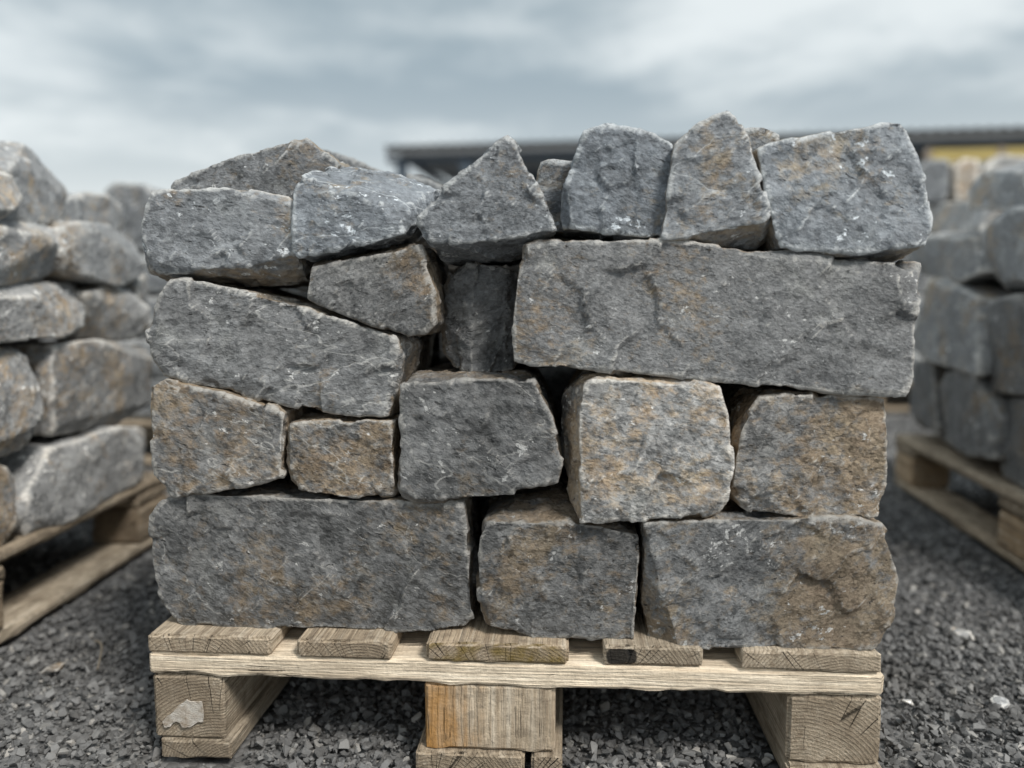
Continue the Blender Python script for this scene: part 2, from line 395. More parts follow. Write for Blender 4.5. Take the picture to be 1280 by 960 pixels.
# ------------------------------------------------------------------ stones
def hull_bm(pts):
    bm = bmesh.new()
    for p in pts: bm.verts.new(p)
    r = bmesh.ops.convex_hull(bm, input=bm.verts)
    dead = [g for g in r['geom_interior'] if isinstance(g, bmesh.types.BMVert)] + [g for g in r['geom_unused'] if isinstance(g, bmesh.types.BMVert)]
    for vtx in set(dead):
        if vtx.is_valid: bm.verts.remove(vtx)
    loose = [x for x in bm.verts if not x.link_faces]
    for x in loose: bm.verts.remove(x)
    bmesh.ops.recalc_face_normals(bm, faces=bm.faces)
    return bm
def chop(bm, rnd, n, lo, hi):
    """knock irregular chips off corners and arrises"""
    for k in range(n):
        es = [e for e in bm.edges if len(e.link_faces) == 2 and e.calc_face_angle(0) > 0.5]
        if not es: break
        e = rnd.choice(es)
        nn = (e.link_faces[0].normal + e.link_faces[1].normal)
        nn += Vector((rnd.uniform(-.55, .55), rnd.uniform(-.55, .55), rnd.uniform(-.55, .55)))
        if nn.length < 1e-3: continue
        nn.normalize()
        h = max(vtx.co.dot(nn) for vtx in bm.verts) - rnd.uniform(lo, hi)
        g = list(bm.verts) + list(bm.edges) + list(bm.faces)
        r = bmesh.ops.bisect_plane(bm, geom=g, plane_co=nn * h, plane_no=nn, clear_outer=True)
        ce = [x for x in r['geom_cut'] if isinstance(x, bmesh.types.BMEdge)]
        if ce: bmesh.ops.holes_fill(bm, edges=ce, sides=0)
        bmesh.ops.recalc_face_normals(bm, faces=bm.faces)

def rough_mesh(bm, voxel, rnd, amp=1.0, seed=0):
    me = bpy.data.meshes.new('tmp'); bmesh.ops.triangulate(bm, faces=bm.faces); bm.to_mesh(me); bm.free()
    ob = bpy.data.objects.new('tmp', me); col.objects.link(ob)
    ext = max(max(v_.co[i] for v_ in me.vertices) - min(v_.co[i] for v_ in me.vertices) for i in range(3))
    dep = math.ceil(math.log2(ext / (0.98 * voxel)))
    md = ob.modifiers.new('r', 'REMESH'); md.mode = 'SHARP'; md.octree_depth = dep
    md.scale = ext / (voxel * 2 ** dep); md.sharpness = 1.0; md.use_remove_disconnected = False
    dg = bpy.context.evaluated_depsgraph_get(); dg.update()
    out = bpy.data.meshes.new_from_object(ob.evaluated_get(dg))
    bpy.data.objects.remove(ob); bpy.data.meshes.remove(me)
    n = len(out.vertices)
    co = np.empty(n * 3, np.float32); out.vertices.foreach_get('co', co); co = co.reshape(-1, 3).astype(np.float64)
    no = np.empty(n * 3, np.float32); out.vertex_normals.foreach_get('vector', no); no = no.reshape(-1, 3).astype(np.float64)
    so_ = np.array([seed * 3.71, seed * 1.37, seed * 2.11])
    q = co + so_
    # bedding direction: detail is drawn out along it
    ax = np.array([rnd.uniform(-1, 1), rnd.uniform(-.4, .4), rnd.uniform(-1, 1)]); ax /= np.linalg.norm(ax)
    qa = q - 0.55 * np.outer(q @ ax, ax)
    d = 0.0013 * fbm(q * 10, 2)
    d += 0.0022 * fbm(qa * 30, 3)
    # tilted chips, each with its own little plane
    for K, tilt, offs in ((20, 0.012, 0.0002), (170, 0.10, 0.0007)):
        lo, hi = co.min(0), co.max(0)
        r2 = np.random.default_rng(seed * 101 + K)
        sd_ = lo + (hi - lo) * r2.random((K, 3))
        tv = r2.normal(size=(K, 3)) * tilt; of = r2.normal(size=K) * offs
        wq = co + 0.012 * np.stack([perlin(q * 30), perlin(q * 30 + 9.1), perlin(q * 30 + 5.7)], 1)
        best = np.full(n, 1e9); idx = np.zeros(n, int)
        for k in range(K):
            dd = ((wq - sd_[k]) ** 2).sum(1)
            mm = dd < best; best[mm] = dd[mm]; idx[mm] = k
        dl = (wq - sd_[idx]); dl -= no * (dl * no).sum(1)[:, None]
        d += np.clip((dl * tv[idx]).sum(1), -0.004, 0.004) * 0.75 + of[idx]
    if voxel < 0.006:
        d += 0.0026 * (0.3 - np.abs(perlin(qa * 70))) + 0.0014 * fbm(q * 140, 2)
    d -= d.mean() - 0.0006
    v3 = np.stack([perlin(q * 9 + 3.3), perlin(q * 9 + 7.9), perlin(q * 9 + 1.2)], 1)
    co2 = co + no * (d * amp)[:, None] + v3 * 0.0022 * amp
    out.vertices.foreach_set('co', co2.astype(np.float32).ravel())
    out.polygons.foreach_set('use_smooth', np.ones(len(out.polygons), bool))
    out.update()
    return out

stone_no = 0
def stone(pts, label, colr, voxel=0.0030, chips=12, chip=(0.001, 0.006), amp=1.0, name='quarry_stone', group=None, seed=None, mat=None):
    """pts: world points whose hull is the stone"""
    global stone_no
    stone_no += 1
    seed = stone_no if seed is None else seed
    rnd = random.Random(seed * 13 + 5)
    cx = sum(p.x for p in pts) / len(pts); cy = sum(p.y for p in pts) / len(pts); cz = min(p.z for p in pts)
    base = Vector((cx, cy, cz))
    bm = hull_bm([p - base for p in pts])
    chop(bm, rnd, chips, *chip)
    me = rough_mesh(bm, voxel, rnd, amp, seed)
    me.name = name; me.materials.append(mat or ROCK)
    o = bpy.data.objects.new(name, me); o.location = base; o.color = (*colr, 1) if len(colr) == 3 else colr
    link(o)
    return tag(o, label, 'stone', group)

def face_stone(fr, outline, setback, depth, label, colr, shrink=0.94, taper_z=0.0, extra=(), jut=0, **k):
    """outline: (x, y[, extra depth in mm]) of the face in photograph pixels; setback, depth in metres"""
    if jut:     # uneven split: corners of the face lie at different depths
        qr = random.Random(int(outline[0][1] * 3 + outline[1][0]))
        outline = [(p[0], p[1], qr.choice((0, 0, .4, 1)) * jut * qr.uniform(.5, 1)) for p in outline]
    front = [fr.px(p[0], p[1], setback + (p[2] / 1000 if len(p) > 2 else 0)) for p in outline]
    c = sum(front, Vector()) / len(front)
    rnd = random.Random(int(outline[0][0] * 7 + outline[0][1]))
    back = []
    for p in front:
        q = c + (p - c) * shrink
        dd = (q - fr.o).dot(fr.v)
        q = q + fr.v * (setback + depth - dd + rnd.uniform(-.012, .012))
        q.z += taper_z
        back.append(q)
    ex = [fr.px(*e) for e in extra]
    if fr is MAIN: k.setdefault('mat', ROCK_BED)
    return stone(front + back + ex, label, colr, **k)

# ------------------------------------------------------------------ ground
GRAVEL = gravel_material('crushed_gravel'); BED = gravel_material('gravel_bed', True)
def make_ground():
    bm = bmesh.new()
    xs = [-400, -60, -12, -4, -2] + [x * 0.1 for x in range(-15, 19)] + [2.2, 4, 12, 60, 400]
    ys = [-400, -60, -10, -3, -1, 0.0] + [0.3 + y * 0.1 for y in range(0, 30)] + [4, 6, 10, 20, 60, 400]
    g = [[bm.verts.new((x, y, -0.010 + (0.003 * mnoise.noise(Vector((x * 3, y * 3, 0))) if abs(x) < 2.2 and 0 < y < 4 else 0))) for x in xs] for y in ys]
    for j in range(len(ys) - 1):
        for i in range(len(xs) - 1):
            bm.faces.new((g[j][i], g[j][i + 1], g[j + 1][i + 1], g[j + 1][i]))
    me = bpy.data.meshes.new('ground'); bm.to_mesh(me); bm.free(); me.materials.append(BED)
    for p in me.polygons: p.use_smooth = True
    o = bpy.data.objects.new('ground', me); link(o); o['kind'] = 'structure'
make_ground()

FOOT = []      # footprints of pallet timbers that rest on the ground: (frame, u0, u1, v0, v1)
def make_gravel():
    r = np.random.default_rng(11)
    protos = []
    for k in range(14):
        m = 11
        d = r.normal(size=(m, 3)); d /= np.linalg.norm(d, axis=1)[:, None]
        d *= r.uniform(0.8, 1.05, (m, 1)); d *= np.array([1.0, r.uniform(.62, .95), r.uniform(.45, .75)])
        bm = hull_bm([Vector(x) for x in d]); bm.verts.index_update()
        V = np.array([x.co[:] for x in bm.verts]); Fc = np.array([[x.index for x in f.verts] for f in bm.faces if len(f.verts) == 3]); bm.free()
        protos.append((V, Fc))
    P = []
    def scatter(x0, x1, y0, y1, dens, s0, s1):
        n = int((x1 - x0) * (y1 - y0) * dens)
        x = r.uniform(x0, x1, n); y = r.uniform(y0, y1, n); s = s0 + (s1 - s0) * r.random(n) ** 2.8
        P.append(np.stack([x, y, s], 1))
    scatter(-1.15, 1.15, 0.62, 1.35, 30000, 0.0022, 0.0105)
    scatter(-1.25, 1.35, 1.35, 2.0, 12000, 0.0036, 0.0130)
    scatter(-1.6, 1.9, 2.0, 3.6, 2600, 0.007, 0.013)
    P = np.concatenate(P)
    keep = np.ones(len(P), bool)
    # nothing to see far under the loads
    du = (P[:, 0] - MAIN.o.x) * MAIN.u.x + (P[:, 1] - MAIN.o.y) * MAIN.u.y
    dv = (P[:, 0] - MAIN.o.x) * MAIN.v.x + (P[:, 1] - MAIN.o.y) * MAIN.v.y
    keep &= ~((np.abs(du) < 0.36) & (dv > 0.55) & (dv < 1.15))
    keep &= ~((P[:, 0] < -1.25) & (P[:, 1] < 1.6))
    for fr, u0, u1, v0, v1 in FOOT:
        du = (P[:, 0] - fr.o.x) * fr.u.x + (P[:, 1] - fr.o.y) * fr.u.y
        dv = (P[:, 0] - fr.o.x) * fr.v.x + (P[:, 1] - fr.o.y) * fr.v.y
        g = P[:, 2] * 0.7
        keep &= ~((du > u0 - g) & (du < u1 + g) & (dv > v0 - g) & (dv < v1 + g))
    P = P[keep]; n = len(P)
    which = r.integers(0, len(protos), n)
    VV, FF, base = [], [], 0
    for k, (V, Fc) in enumerate(protos):
        S = P[which == k]; m = len(S)
        a = r.uniform(0, 2 * math.pi, m); tx = r.normal(0, 0.45, m); ty = r.normal(0, 0.45, m)
        ca, sa = np.cos(a), np.sin(a); cx, sx = np.cos(tx), np.sin(tx); cy, sy = np.cos(ty), np.sin(ty)
        M = np.empty((m, 3, 3))
        M[:, 0, 0] = ca * cy; M[:, 0, 1] = ca * sy * sx - sa * cx; M[:, 0, 2] = ca * sy * cx + sa * sx
        M[:, 1, 0] = sa * cy; M[:, 1, 1] = sa * sy * sx + ca * cx; M[:, 1, 2] = sa * sy * cx - ca * sx
        M[:, 2, 0] = -sy; M[:, 2, 1] = cy * sx; M[:, 2, 2] = cy * cx
        W = np.einsum('mij,vj->mvi', M, V) * S[:, 2][:, None, None]
        zz = r.uniform(-0.008, 0.0035, m) + S[:, 2] * 0.1 - 0.002
        W += np.stack([S[:, 0], S[:, 1], zz], 1)[:, None, :]
        VV.append(W.reshape(-1, 3)); nv = len(V)
        FF.append((Fc[None] + (base + np.arange(m) * nv)[:, None, None]).reshape(-1, 3)); base += m * nv
    VV = np.concatenate(VV); FF = np.concatenate(FF)
    me = bpy.data.meshes.new('gravel')
    me.vertices.add(len(VV)); me.vertices.foreach_set('co', VV.astype(np.float32).ravel())
    me.loops.add(FF.size); me.loops.foreach_set('vertex_index', FF.astype(np.int32).ravel())
    me.polygons.add(len(FF)); me.polygons.foreach_set('loop_start', np.arange(0, FF.size, 3, dtype=np.int32))
    me.polygons.foreach_set('use_smooth', np.zeros(len(FF), bool))
    me.update(calc_edges=True); me.materials.append(GRAVEL)
    o = bpy.data.objects.new('gravel', me); link(o)
    tag(o, 'loose dark grey crushed gravel covering the yard', 'gravel', kind='stuff')
    print('gravel', n, 'tris', len(FF))

# ------------------------------------------------------------------ pallets
def grid_box(xs, ys, zs, seed, rnd_edge=0.0022, amp=0.0008):
    xs, ys, zs = list(xs), list(ys), list(zs)
    nx, ny, nz = len(xs), len(ys), len(zs)
    ids, co, fl = {}, [], []
    def vid(i, j, k):
        key = (i, j, k)
        if key not in ids:
            ids[key] = len(co); co.append((xs[i], ys[j], zs[k]))
            fl.append(((i == 0) * -1 + (i == nx - 1), (j == 0) * -1 + (j == ny - 1), (k == 0) * -1 + (k == nz - 1)))
        return ids[key]
    fs = []
    for i in range(nx - 1):
        for j in range(ny - 1):
            fs.append((vid(i, j, 0), vid(i, j + 1, 0), vid(i + 1, j + 1, 0), vid(i + 1, j, 0)))
            fs.append((vid(i, j, nz - 1), vid(i + 1, j, nz - 1), vid(i + 1, j + 1, nz - 1), vid(i, j + 1, nz - 1)))
        for k in range(nz - 1):
            fs.append((vid(i, 0, k), vid(i + 1, 0, k), vid(i + 1, 0, k + 1), vid(i, 0, k + 1)))
            fs.append((vid(i, ny - 1, k), vid(i, ny - 1, k + 1), vid(i + 1, ny - 1, k + 1), vid(i + 1, ny - 1, k)))
    for j in range(ny - 1):
        for k in range(nz - 1):
            fs.append((vid(0, j, k), vid(0, j, k + 1), vid(0, j + 1, k + 1), vid(0, j + 1, k)))
            fs.append((vid(nx - 1, j, k), vid(nx - 1, j + 1, k), vid(nx - 1, j + 1, k + 1), vid(nx - 1, j, k + 1)))
    co = np.array(co, float); fl = np.array(fl, float)
    ne = (np.abs(fl).sum(1) >= 2)
    q = co + seed * 2.17
    ch = rnd_edge * np.clip(0.75 + 1.6 * perlin(q * np.array([40, 14, 40])), 0.15, 2.5)
    co2 = co - fl * (ch * ne)[:, None]
    d = amp * (fbm(q * np.array([60, 9, 60]), 3) * 1.2 + 0.8 * perlin(q * 160))
    co2 += fl * d[:, None]
    # slight bow of the timber
    L = max(ys) - min(ys)
    co2[:, 2] += 0.0012 * math.sin(seed) * np.cos(co[:, 1] / max(L, 0.01) * 5)
    me = bpy.data.meshes.new('timber'); me.from_pydata(co2.tolist(), [], fs); me.update()
    me.materials.append(WOOD)
    return me
def steps(a, b, fine, n_end=4, coarse=0.04, both=False):
    """coordinates from a to b, dense near a (and near b)"""
    L = b - a
    s = [a + fine * i for i in range(n_end + 1) if fine * i < L * 0.45]
    e = [b - fine * i for i in range((n_end if both else 1) + 1) if fine * i < L * 0.45][::-1]
    m = max(1, int((e[0] - s[-1]) / coarse))
    mid = [s[-1] + (e[0] - s[-1]) * i / m for i in range(1, m)]
    return s + mid + e
tim_no = 0
def timber(name, parent, fr_rot, centre, size, colr, fine=0.004, vertical=False, along_x=False, ragged=False):
    """size = (across, along fibre, thick); centre in the pallet's own frame (x across, y deep, z up)"""
    global tim_no
    tim_no += 1
    a, L, h = size
    me = grid_box(steps(-a / 2, a / 2, fine, 3, fine * 2, True), steps(-L / 2, L / 2, fine, 5, 0.012 if along_x else 0.04, True),
                  steps(-h / 2, h / 2, fine, 3, fine * 1.5, True), tim_no, 0.0024 if fine < 0.006 else 0.004)
    if ragged:      # splintered lower edge
        n = len(me.vertices); c = np.empty(n * 3, np.float32); me.vertices.foreach_get('co', c); c = c.reshape(-1, 3)
        low = c[:, 2] < -h * 0.30
        r_ = perlin(np.stack([c[:, 1] * 55, c[:, 1] * 0 + 3.3, c[:, 0] * 4], 1).astype(float)) + 0.6 * perlin(np.stack([c[:, 1] * 14, c[:, 1] * 0 + 8.3, c[:, 0] * 2], 1).astype(float))
        c[low, 2] += np.clip(0.0035 * r_[low], -0.002, 0.004)
        me.vertices.foreach_set('co', c.ravel()); me.update()
    o = bpy.data.objects.new(name, me); o.location = centre; o.color = (*colr, 1) if len(colr) == 3 else colr
    if vertical: o.rotation_euler = (math.pi / 2, 0, 0)
    if along_x: o.rotation_euler = (0, 0, -math.pi / 2)
    return link(o, parent)

def uof(x, y, d=0.0):      # across-coordinate of a photo pixel on the main pallet's face
    return (MAIN.px(x, y, d) - MAIN.o).dot(MAIN.u)
ZB, ZK, ZS, ZT = 0.023, 0.100, 0.127, 0.149    # tops of bottom board, block, stringer, deck board
DEEP = 1.2
def main_pallet():
    root = empty('pallet', MAIN.o, -YAW)
    tag(root, 'weathered wooden pallet with torn paper scrap on a block, under the main stack', 'pallet', 'pallets in the yard')
    edges = [(182, 337, 796, (.60, .85, 0)), (370, 489, 803, (.52, .75, 0)), (532, 711, 806, (.54, .7, .3)), (755, 880, 812, (.54, .95, .2)), (928, 1104, 817, (.62, .95, 0))]
    for x0, x1, y, c in edges:
        u0, u1 = uof(x0, y), uof(x1, y)
        timber('top_board', root, None, ((u0 + u1) / 2, DEEP / 2 + random.Random(x0).uniform(0, .004), (ZS + ZT) / 2), (u1 - u0, DEEP, ZT - ZS), c, 0.0035)
    UL, UR = uof(183, 835), uof(1108, 855)
    for v0, v1 in ((0.003, 0.10), (0.53, 0.67), (1.10, 1.197)):
        timber('stringer', root, None, ((UL + UR) / 2, (v0 + v1) / 2, (ZK + ZS) / 2), (v1 - v0, UR - UL, ZS - ZK - 0.0006), (1.0, .95, 0, .4), 0.004, along_x=True, ragged=v0 < .1)
    bl = [(188, 277, (.54, .9, 0)), (530, 694, (.60, .75, .1)), (987, 1106, (.60, .95, 0))]
    first = None
    for i, (x0, x1, c) in enumerate(bl):
        u0, u1 = uof(x0, 890), uof(x1, 890)
        for v0 in (0.006, 0.528, 1.05):
            cc = ((u0 + u1) / 2, v0 + 0.0725, (ZB + ZK) / 2)
            if i == 1:
                b = timber('block', root, None, cc, (u1 - u0, ZK - ZB - 0.0006, 0.145), c, 0.004, vertical=True)
            else:
                b = timber('block', root, None, cc, (u1 - u0, 0.145, ZK - ZB - 0.0006), c, 0.004)
            if first is None: first = b
    bb = [(198, 287, 935, (.46, .9, 0)), (519, 655, 945, (.52, .8, 0)), (664, 703, 945, (.52, .85, 0)), (985, 1108, 950, (.52, .9, 0))]
    for x0, x1, y, c in bb:
        u0, u1 = uof(x0, y), uof(x1, y)
        v0 = 0.0 if x0 != 198 else 0.004
        timber('bottom_board', root, None, ((u0 + u1) / 2, v0 + DEEP / 2, ZB / 2), (u1 - u0, DEEP, ZB - 0.0006), c, 0.0035)
        FOOT.append((MAIN, u0, u1, -0.002, DEEP))
    # torn paper scrap stuck to the block
    pp = [(310, 380), (345, 330), (400, 300), (430, 272), (465, 290), (520, 294), (580, 290), (600, 390), (595, 495), (545, 495), (470, 545), (390, 550), (365, 500), (330, 490), (300, 500), (270, 540), (210, 552), (190, 490), (230, 440), (270, 420)]
    W = [MAIN.px(180 + a / 8, 840 + b / 8, 0.0038) for a, b in pp]
    inv = (Matrix.Translation(MAIN.o) @ Matrix.Rotation(-YAW, 4, 'Z') @ Matrix.Translation(first.location)).inverted()
    bm = bmesh.new()
    L = [inv @ p for p in W]
    fv = [bm.verts.new((p.x, p.y, p.z)) for p in L]
    fc = bm.faces.new(fv)
    r = bmesh.ops.extrude_face_region(bm, geom=[fc])
    for x in r['geom']:
        if isinstance(x, bmesh.types.BMVert): x.co.y -= 0.0012 + 0.0012 * abs(mnoise.noise(x.co * 90))
    bmesh.ops.recalc_face_normals(bm, faces=bm.faces)
    me = bpy.data.meshes.new('paper_scrap'); bm.to_mesh(me); bm.free()
    me.materials.append(PAPER)
    p = bpy.data.objects.new('paper_scrap', me); link(p, first)
    p['label'] = 'torn scrap of whitish paper'
main_pallet()

def side_pallet(fr, label, v_len, u_list, board_cols, depth=0.8, raise_=0.0):
    """a pallet seen on its long side: u_list = (start, end) of the whole and of its blocks along the face"""
    u_all, blocks = u_list
    root = empty('pallet', fr.o, math.atan2(fr.u.y, fr.u.x))
    tag(root, label, 'pallet', 'pallets in the yard')
    cu, L = sum(u_all) / 2, u_all[1] - u_all[0]
    c1, c2, c3 = board_cols
    # long top boards run along the face
    n = 5; wd = 0.12; gap = (depth - n * wd) / (n - 1)
    for i in range(n):
        o = timber('top_board', root, None, (cu, i * (wd + gap) + wd / 2, (ZS + ZT) / 2), (wd, L, ZT - ZS), c1, 0.008, along_x=True)
    for (a, b) in blocks:
        timber('stringer', root, None, ((a + b) / 2, depth / 2, (ZK + ZS) / 2), (b - a, depth - .004, ZS - ZK - .0006), c1, 0.008)
    for k, v0 in enumerate((0.004, depth / 2 - .05, depth - .104)):
        for (a, b) in blocks:
            timber('block', root, None, ((a + b) / 2, v0 + .05, (ZB + ZK) / 2), (.1, b - a - .004, ZK - ZB - .0006), c2, 0.008, along_x=True)
        timber('bottom_board', root, None, (cu, v0 + .05, ZB / 2), (.1, L, ZB - .0006), c3, 0.008, along_x=True)
        FOOT.append((fr, u_all[0], u_all[1], v0, v0 + .1))
# left frame: u runs away from the camera (v = -X so u = (0, 1))
side_pallet(LEFT, 'dark weathered pallet edge-on beside the main load, carrying large rounded stones', .8, ((-0.75, 0.50), ((-0.75, -0.61), (-0.20, -0.06), (0.36, 0.50))), ((.42, .8, 0), (.36, .6, 0), (.60, .95, 0)))
# right frame: u runs towards the camera
side_pallet(RIGHT, 'pale pine pallet with clean blocks, set askew under a load of grey stones', .8, ((0.0, 1.30), ((0.0, 0.15), (0.66, 0.80), (1.15, 1.30))), ((.52, .8, 0), (.60, .25, 0), (.56, .75, 0)))
make_gravel()

# ------------------------------------------------------------------ stones of the main stack (faces traced course by course)
M_ = MAIN
# bottom course on the deck
face_stone(M_, [(191, 645), (201, 628), (213, 621), (254, 619), (347, 624), (472, 627), (577, 631), (582, 655), (586, 755), (592, 774), (588, 784), (542, 788), (441, 785), (379, 781), (269, 781), (222, 779), (210, 767), (197, 736), (191, 699)],
           0.030, 0.25, 'long dark stone lying on the deck boards over the block with the paper scrap', (.46, .29, .05), extra=[(597, 700, .09)])
face_stone(M_, [(600, 657), (614, 654), (667, 656), (724, 655), (799, 668), (797, 720), (792, 767), (789, 796), (774, 798), (667, 797), (611, 792), (602, 767), (598, 730), (599, 674), (619, 628, 62), (640, 617, 70), (700, 612, 75)],
           0.020, 0.24, 'dark squarish stone on the deck between two long stones, white-edged sloping top', (.50, .28, .05))
face_stone(M_, [(805, 654), (862, 652), (925, 650), (1000, 650), (1062, 652), (1081, 650), (1100, 653), (1113, 667), (1120, 705), (1125, 730), (1120, 774), (1113, 796), (1106, 811), (1050, 812), (925, 810), (848, 809), (835, 780, 4), (826, 720, 2), (810, 690, 4), (803, 705, 18), (803, 761, 24), (812, 792, 22), (830, 807, 14)],
           0.010, 0.25, 'long grey stone on the deck with an orange-brown stained end', (.55, .34, .1))
# second course
face_stone(M_, [(204, 474), (260, 490), (354, 514), (351, 535), (349, 570), (351, 597), (310, 605), (263, 615), (213, 619), (196, 605), (192, 580), (187, 540), (183, 507), (183, 484)],
           0.022, 0.24, 'brown-flecked block under the low end of the tilted slab, beside a smaller tan block', (.56, .38, .0), extra=[(358, 560, .06)])
face_stone(M_, [(358, 531), (397, 525), (491, 527), (490, 545), (485, 575), (486, 613), (491, 621), (440, 622), (379, 619), (366, 611), (360, 595), (358, 545)],
           0.024, 0.24, 'small tan-grey block with rusty lower corner under the raised end of the tilted slab', (.55, .41, .0), extra=[(499, 540, .05), (499, 611, .05)])
face_stone(M_, [(502, 482), (520, 477), (605, 481), (667, 477), (678, 496), (690, 522), (698, 552), (702, 572), (697, 604), (655, 606), (627, 613), (602, 622), (542, 627), (505, 625), (500, 606), (499, 586), (501, 539), (520, 464, 55), (655, 466, 60)],
           0.018, 0.24, 'dark grey block with a pale dusty top, under the narrow recessed stone', (.36, .29, .1))
face_stone(M_, [(730, 474), (752, 470), (824, 473), (869, 476), (899, 483), (909, 520), (913, 557), (916, 582), (913, 602), (908, 628), (900, 640), (878, 650), (824, 651), (774, 651), (749, 649), (727, 652), (728, 600), (727, 539), (704, 500, 75), (704, 560, 70), (710, 600, 50), (719, 635, 22)],
           0.008, 0.24, 'lightest stone of the stack, cream-grey squared block with a tan side', (.56, .62, .0))
face_stone(M_, [(950, 496), (987, 494), (1050, 496), (1106, 499), (1112, 532), (1109, 570), (1108, 599), (1101, 627), (1094, 642), (1062, 652), (1000, 646), (925, 636), (919, 627), (917, 610), (920, 570), (926, 540), (938, 515)],
           0.018, 0.24, 'yellow-brown mottled block under the end of the long slab, next to the cream-grey block', (.70, .43, .0))
# third course
face_stone(M_, [(214, 349), (235, 348), (310, 367), (385, 388), (419, 397), (488, 418), (506, 425), (500, 455), (493, 490), (484, 521), (440, 520), (404, 516), (363, 507), (316, 497), (232, 476), (204, 468), (191, 445), (185, 417), (194, 392), (200, 367)],
           0.026, 0.26, 'long grey slab lying tilted, sloping down towards the middle of the stack', (.22, .44, .12, .7), extra=[(524, 432, .11), (503, 515, .09)])
face_stone(M_, [(392, 335), (440, 327), (525, 308), (529, 329), (538, 354), (545, 368), (546, 405), (536, 416), (513, 420), (488, 413), (457, 399), (422, 391), (385, 376), (387, 360), (398, 328, 70), (515, 304, 70)],
           0.022, 0.22, 'small wedge-shaped stone resting on the tilted slab, pale tan top edge', (.30, .36, .05))
face_stone(M_, [(560, 338, 12), (577, 330), (589, 329), (630, 337, 14), (652, 345, 34), (655, 445, 38), (640, 462, 24), (606, 470, 6), (590, 468), (565, 460, 8), (555, 439, 24), (553, 355, 30)],
           0.062, 0.20, 'dark narrow upright stone recessed between the wedge stone and the long slab', (.18, .27, .15), chips=14)
face_stone(M_, [(652, 306), (670, 301), (730, 301), (800, 302), (867, 305), (905, 310), (975, 314), (1025, 320), (1062, 328), (1110, 334), (1140, 340), (1149, 360), (1144, 407), (1139, 445), (1137, 476), (1129, 492), (1106, 491), (987, 481), (894, 476), (800, 467), (740, 462), (667, 456), (645, 450), (642, 414), (646, 367), (649, 339), (1146, 333, 40)],
           0.012, 0.27, 'longest grey slab of the stack, lying level with white flecks', (.40, .46, .12, .5), voxel=0.0032)
# top course
face_stone(M_, [(192, 241), (217, 238), (280, 238), (315, 241), (357, 245), (364, 250), (366, 295), (369, 318), (310, 331), (255, 336), (200, 337), (180, 340), (187, 327), (177, 308), (177, 280), (186, 251), (205, 351, 60), (300, 356, 60), (385, 352, 50)],
           0.020, 0.23, 'squared stone with rusty underside, on the high end of the tilted slab', (.46, .52, .35, .6))
face_stone(M_, [(367, 232), (382, 225), (430, 234), (477, 246), (497, 256), (505, 292), (480, 300), (435, 305), (410, 307), (374, 322), (367, 315), (366, 270), (425, 209, 120), (480, 214, 120), (548, 237, 75), (540, 262, 60), (520, 288, 45)],
           0.014, 0.22, 'bluish stone with a broad flat top, between squared rusty stone and pointed stone', (.20, .54, .55, .6), mat=ROCK)
face_stone(M_, [(634, 172), (624, 178), (612, 188), (567, 223), (547, 243), (523, 272), (521, 283), (530, 297), (542, 304), (587, 304), (630, 296), (670, 290), (695, 286), (690, 270), (677, 242), (659, 212), (643, 180), (560, 330, 70), (640, 326, 75)],
           0.010, 0.20, 'pointed triangular grey stone on top, over the dark recessed stone', (.36, .50, .40, .6), mat=ROCK, shrink=0.9, chips=4)
face_stone(M_, [(732, 161), (741, 156), (767, 159), (795, 166), (816, 168), (837, 174), (842, 186), (838, 220), (837, 250), (831, 275), (826, 295), (810, 297), (780, 293), (740, 289), (705, 285), (702, 275), (703, 245), (713, 220), (721, 195), (726, 175)],
           0.024, 0.21, 'upright blue-grey stone with a flat top and a rusty streak, beside the tall peaked stone', (.22, .50, .60, .6), mat=ROCK)
face_stone(M_, [(912, 138), (896, 144), (874, 155), (862, 167), (844, 180), (840, 200), (838, 240), (833, 270), (828, 298), (850, 296), (872, 285), (910, 278), (955, 278), (963, 268), (960, 250), (945, 212), (936, 180), (929, 160), (920, 146), (865, 302, 35), (945, 311, 45), (963, 295, 50)],
           0.010, 0.21, 'tallest peaked stone on top of the long slab, rusty brown foot', (.42, .54, .40, .6), shrink=0.92, chips=4)
face_stone(M_, [(946, 184), (970, 177), (1010, 171), (1060, 161), (1097, 155), (1117, 152), (1131, 153), (1140, 161), (1146, 175), (1152, 195), (1155, 235), (1159, 255), (1166, 273), (1165, 288), (1156, 305), (1100, 311), (1042, 314), (1000, 313), (976, 309), (966, 282), (961, 260), (955, 232), (1095, 333, 75), (1130, 322, 75), (1010, 318, 60)],
           0.012, 0.24, 'big rounded block overhanging the end of the long slab on top', (.40, .56, .50, .6), voxel=0.003, chips=5)
# second rank, seen between and above the top course
face_stone(M_, [(213, 232), (216, 226), (285, 198), (350, 181), (380, 172), (390, 179), (403, 188), (424, 204), (405, 216), (392, 262), (214, 262)],
           0.105, 0.22, 'long purplish-grey wedge stone lying behind the squared rusty stone', (.34, .42, .3, .6), chips=6, voxel=.0035)
face_stone(M_, [(398, 186), (420, 191), (456, 207), (500, 224), (500, 262), (400, 262)], 0.33, 0.20, 'thin dark sloping stone peeping out behind the flat-topped bluish stone', (.2, .34, .4), chips=5, voxel=.005)
face_stone(M_, [(508, 217), (520, 214), (552, 230), (560, 262), (505, 262)], 0.36, 0.20, 'low dark stone tip showing behind the pointed triangular stone', (.2, .34, .4), chips=5, voxel=.005)
face_stone(M_, [(677, 201), (690, 199), (718, 202), (735, 215), (735, 288), (690, 288), (665, 270), (664, 240), (672, 222)], 0.075, 0.2, 'small stone wedged behind, between the pointed stone and the upright blue-grey stone', (.25, .44, .5), chips=6, voxel=.0035)
